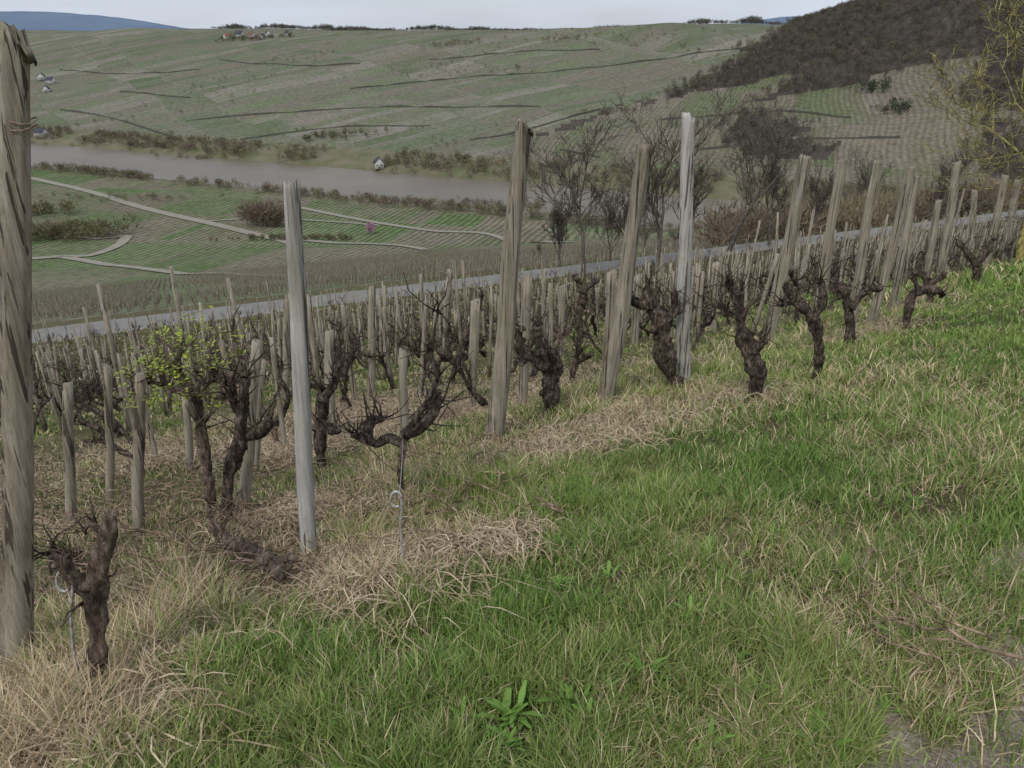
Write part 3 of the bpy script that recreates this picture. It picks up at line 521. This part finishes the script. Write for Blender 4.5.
# ------------------------------------------------------------------ grass
def blades(X,Y,h,w,lean,col,g):
    N=len(X);z=terr(X,Y)-.008;a=g.uniform(0,6.283,N);b_=g.uniform(0,6.283,N);wx=np.cos(a)*w*.5;wy=np.sin(a)*w*.5;lx=np.cos(b_)*lean*h;ly=np.sin(b_)*lean*h
    th=h*np.sqrt(np.clip(1-(lean*.8)**2,.08,1))
    V=np.empty((N,5,3)); V[:,0]=np.stack([X-wx,Y-wy,z],1);V[:,1]=np.stack([X+wx,Y+wy,z],1)
    V[:,2]=np.stack([X-wx*.8+lx*.35,Y-wy*.8+ly*.35,z+th*.62],1);V[:,3]=np.stack([X+wx*.8+lx*.35,Y+wy*.8+ly*.35,z+th*.62],1);V[:,4]=np.stack([X+lx,Y+ly,z+th],1)
    o=(np.arange(N)*5)[:,None]; return V.reshape(-1,3),np.hstack([o+0,o+1,o+3,o+2]).reshape(-1,4),(o+np.array([[2,3,4]])),np.repeat(col,5,axis=0)
def polar(N,r0,r1,g,a0=-50,a1=50):
    r=np.exp(g.uniform(math.log(r0),math.log(r1),N));a=np.radians(g.uniform(a0,a1,N)); return r*np.sin(a),r*np.cos(a),r
G1=np.array((.125,.22,.045));G2=np.array((.235,.34,.08));G3=np.array((.41,.40,.16));D1=np.array((.70,.58,.38));D2=np.array((.42,.31,.19))
pcl=cat(np.array(PW),.25)
def pathd(X,Y):
    m=np.full(len(X),99.)
    for p in pcl[(pcl[:,1]>-1.5)]: m=np.minimum(m,np.hypot(X-p[0],Y-p[1]))
    return m
def dryness(X,Y):
    ds=dside(X,Y); d=.05+.28*ss(.44,.6,fbm(X/.9,Y/.9,31))+.10*ss(.45,.6,fbm(X/.25,Y/.25,33))
    d=d*(1-.6*ss(2.,5,X))
    d=d+.32*np.exp(-((ds+.05)/.45)**2)+.3*ss(-.3,-1.2,ds)*ss(.38,.54,fbm(X/.9,Y/.9,41))
    for p in DRY: d=d+p[3]*np.exp(-((X-p[0])**2+(Y-p[1])**2)/p[2]**2)
    return np.clip(d,0,.92)
def grass(name,N,r0,r1,g,hs,ws,fv,a0=-41,a1=41):
    X,Y,r=polar(N,r0,r1,g,a0,a1); ds=dside(X,Y); s=-.409*X+.912*Y
    pe=pathd(X,Y) if r0<2 else 99
    ok=(s<45.2)&~((pe<.58*(.5+1.0*fbm(X*3.5,Y*3.5,4)))&(g.random(N)>.12)); X=X[ok];Y=Y[ok];r=r[ok];ds=ds[ok];N=len(X)
    ax,ay=lp1[0]-lp0[0],lp1[1]-lp0[1]; tt=np.clip(((X-lp0[0])*ax+(Y-lp0[1])*ay)/(ax*ax+ay*ay),0,1); dl=np.hypot(X-lp0[0]-ax*tt,Y-lp0[1]-ay*tt)
    d=dryness(X,Y); cl=fbm(X/.16,Y/.16,51); cl2=fbm(X/1.1,Y/1.1,52)
    bare=ss(.45,.62,fbm(X/.55,Y/.55,61))*(ds<.15)*.72
    keep=(g.random(N)<.5+1.1*ss(.3,.6,cl))&(g.random(N)>bare)&(dl>.035); X,Y,r,ds,d,cl,cl2,dl=[q[keep] for q in (X,Y,r,ds,d,cl,cl2,dl)];N=len(X)
    isd=g.random(N)<d; t=np.clip(g.normal(.45,.3,N)+(cl2-.47)*2.2,0,1)[:,None]; col=G1*(1-t)+G2*t; yl=(g.random(N)<.10+.5*ss(.45,.65,fbm(X/.7,Y/.7,71))*(1-.5*ss(2,5,X)))[:,None]; col=np.where(yl,col*.5+G3*.5,col)
    u=g.random(N)[:,None]; col=np.where(isd[:,None],D1*u+D2*(1-u),col)*g.uniform(.65,1.3,(N,1))
    col=col*np.where(ds<-.8,.85,1)[:,None]
    h=hs*g.uniform(.45,1.25,N)*(1+.9*(cl-.45)*2)*(1+.6*np.exp(-((ds)/.6)**2))*(1+1.0*(cl2-.45)); h=np.clip(h,.02,.4)*np.where(isd,1.1,1)*np.where(dl<.15,.5,1)*(1-.4*ss(-.4,-1.,ds))
    lean=np.clip(np.where(isd,g.normal(.85,.3,N),g.normal(.55,.3,N)),.05,1.15); w=ws*g.uniform(.6,1.3,N)*np.maximum(1,r/fv)
    V,Q,T,c=blades(X,Y,h,w,lean,col,g); mk(name,V,[Q,T],MG,col=c)
g=np.random.default_rng(99)
grass("grass",390000,1.05,14,g,.073,.0037,2.6,-43,43)
grass("vineyard_grass",80000,13,50,g,.13,.007,3.2)
k=g.uniform(-100,100,40000);s3=g.uniform(49.2,55.5,40000);X=.912*k-.409*s3;Y=.409*k+.912*s3; col=(G1*.6+G2*.4)[None]*g.uniform(.5,1.0,(40000,1)); V,Q,T,c=blades(X,Y,g.uniform(.12,.3,40000),np.full(40000,.09),g.uniform(.1,.8,40000),col,g); mk("verge_grass",V,[Q,T],MG,col=c)
def straw(N,cent,g):
    ci=g.integers(0,len(cent),N); cc=np.array(cent)[ci]; X=cc[:,0]+g.normal(0,1,N)*cc[:,2];Y=cc[:,1]+g.normal(0,1,N)*cc[:,2]
    ax,ay=lp1[0]-lp0[0],lp1[1]-lp0[1]; tt=np.clip(((X-lp0[0])*ax+(Y-lp0[1])*ay)/(ax*ax+ay*ay),0,1); dl=np.hypot(X-lp0[0]-ax*tt,Y-lp0[1]-ay*tt); kp=dl>.12; X=X[kp];Y=Y[kp];cc=cc[kp];N=len(X)
    a=g.normal(-2.2,1.3,N); L_=g.uniform(.06,.24,N)*cc[:,3]; hh=g.uniform(.01,.09,N)*cc[:,3]; w=g.uniform(.0009,.0024,N); cv=g.normal(0,.6,N)
    V=np.empty((N,10,3))
    for k in range(5):
        t=k/4; an=a+cv*t; x=X+np.cos(an)*L_*t;y=Y+np.sin(an)*L_*t; z=terr(x,y)+.012+hh*math.sin(math.pi*min(1,t*.85+.12)); px_=-np.sin(an)*w;py_=np.cos(an)*w
        V[:,2*k]=np.stack([x-px_,y-py_,z],1);V[:,2*k+1]=np.stack([x+px_,y+py_,z+.001],1)
    o=(np.arange(N)*10)[:,None]; Q=np.concatenate([np.hstack([o+2*k,o+2*k+1,o+2*k+3,o+2*k+2]) for k in range(4)]); u=g.random(N)[:,None]**1.3; col=(np.array((.74,.62,.43))*u+np.array((.38,.28,.18))*(1-u))*g.uniform(.6,1.1,(N,1)); return V.reshape(-1,3),Q,np.repeat(col,10,axis=0)
cent=[(p[0],p[1],p[2]*.7,1.) for p in DRY[:10]]*2
for bp in blk[:15]: cent.append((bp[0]+.1,bp[1]-.1,.2,1.))
for k in range(40):
    p=P3[near][g.integers(0,near.sum())]; cent.append((p[0],p[1],.3,.9))
V,Q,c=straw(38000,cent,g); mk("dry_grass_clumps",V,Q,MS,col=c)
wb=B()
for k in range(50):
    px,py=(g.uniform(490,600),g.uniform(705,760)) if k<7 else (g.uniform(200,980),g.uniform(500,760)); p=S(px,py)
    if dside(p[0],p[1])<.1: continue
    R_=g.uniform(.035,.07) if k>=7 else g.uniform(.06,.09); cg=np.array((.14,.25,.045))*g.uniform(.7,1.2)
    for m in range(g.integers(9,16)):
        a=g.uniform(0,6.28);el=g.uniform(.4,1.2);d=np.array([math.cos(a)*math.cos(el),math.sin(a)*math.cos(el),math.sin(el)]);x=np.array([-math.sin(a),math.cos(a),0]);L_=R_*g.uniform(.6,1.2);w=L_*.09;q0=p+[0,0,.015]+g.normal(0,.008,3)
        m1=q0+d*L_*.5;e1=q0+d*L_-[0,0,L_*.2]; wb.add(np.array([q0-x*w*.3,q0+x*w*.3,m1+x*w,m1-x*w,e1+x*w*.4,e1-x*w*.4]),[(0,1,2,3),(3,2,4,5)],None,cg*g.uniform(.8,1.2))
wb.obj("broadleaf_weeds",MG)
pb=B()
for k in range(600):
    p=pcl[g.integers(0,len(pcl))]+g.normal(0,.3,2)
    if p[1]<.4 or p[1]>6: continue
    r=g.uniform(.003,.011); a=np.linspace(0,6.28,7)[:-1]; z=tz(*p)+.008; ring=np.column_stack([p[0]+np.cos(a)*r*g.uniform(.7,1.2,6),p[1]+np.sin(a)*r*g.uniform(.7,1.2,6),np.full(6,z)]); top=ring*1; top[:,:2]=(ring[:,:2]-p)*.6+p; top[:,2]+=r*.6
    i6=np.arange(6); pb.add(np.vstack([ring,top,[[p[0],p[1],z+r*.75]]]),np.stack([i6,(i6+1)%6,(i6+1)%6+6,i6+6],1),np.stack([i6+6,(i6+1)%6+6,np.full(6,12)],1),np.array((.32,.28,.24))*g.uniform(.6,1.5))
pb.obj("gravel",MS)
# ------------------------------------------------------------------ sky, sun, camera
w=bpy.data.worlds.new("World"); sc.world=w; w.use_nodes=True; nt=w.node_tree; bg=nt.nodes['Background']
sky=nt.nodes.new('ShaderNodeTexSky'); sky.sky_type='NISHITA'; sky.sun_disc=False; sky.sun_elevation=math.radians(48); sky.sun_rotation=math.radians(205); sky.dust_density=2.0
tc=nt.nodes.new('ShaderNodeTexCoord'); mp=nt.nodes.new('ShaderNodeMapping'); mp.inputs['Scale'].default_value=(1.5,1.5,9); nz=nt.nodes.new('ShaderNodeTexNoise'); nz.inputs['Scale'].default_value=2.2; nz.inputs['Detail'].default_value=5
rp=nt.nodes.new('ShaderNodeValToRGB'); rp.color_ramp.elements[0].position=.35; rp.color_ramp.elements[0].color=(.6,.6,.6,1); rp.color_ramp.elements[1].position=.65; rp.color_ramp.elements[1].color=(.95,.95,.95,1)
mx=nt.nodes.new('ShaderNodeMix'); mx.data_type='RGBA'; mx.inputs[7].default_value=(5.1,5.5,6.35,1)
L_=nt.links.new; L_(tc.outputs['Generated'],mp.inputs[0]);L_(mp.outputs[0],nz.inputs['Vector']);L_(nz.outputs['Fac'],rp.inputs[0]);L_(rp.outputs[0],mx.inputs[0]);L_(sky.outputs[0],mx.inputs[6]);L_(mx.outputs[2],bg.inputs[0]); bg.inputs[1].default_value=.13
l=bpy.data.lights.new("sun",'SUN'); l.energy=1.5; l.angle=math.radians(12); l.color=(1,.95,.87); lo=bpy.data.objects.new("sun",l); sc.collection.objects.link(lo)
from mathutils import Vector
az_=math.radians(205); el_=math.radians(48); sd=Vector((math.sin(az_)*math.cos(el_),math.cos(az_)*math.cos(el_),math.sin(el_))); lo.rotation_euler=sd.to_track_quat('Z','Y').to_euler()
c=bpy.data.cameras.new("camera"); c.lens=36*F/1024; c.clip_end=30000; c.clip_start=.05; co=bpy.data.objects.new("camera",c); co.rotation_euler=(math.pi/2-TH,0,0); sc.collection.objects.link(co); sc.camera=co
sc.view_settings.view_transform='Standard'; sc.view_settings.look='None'; sc.view_settings.exposure=0
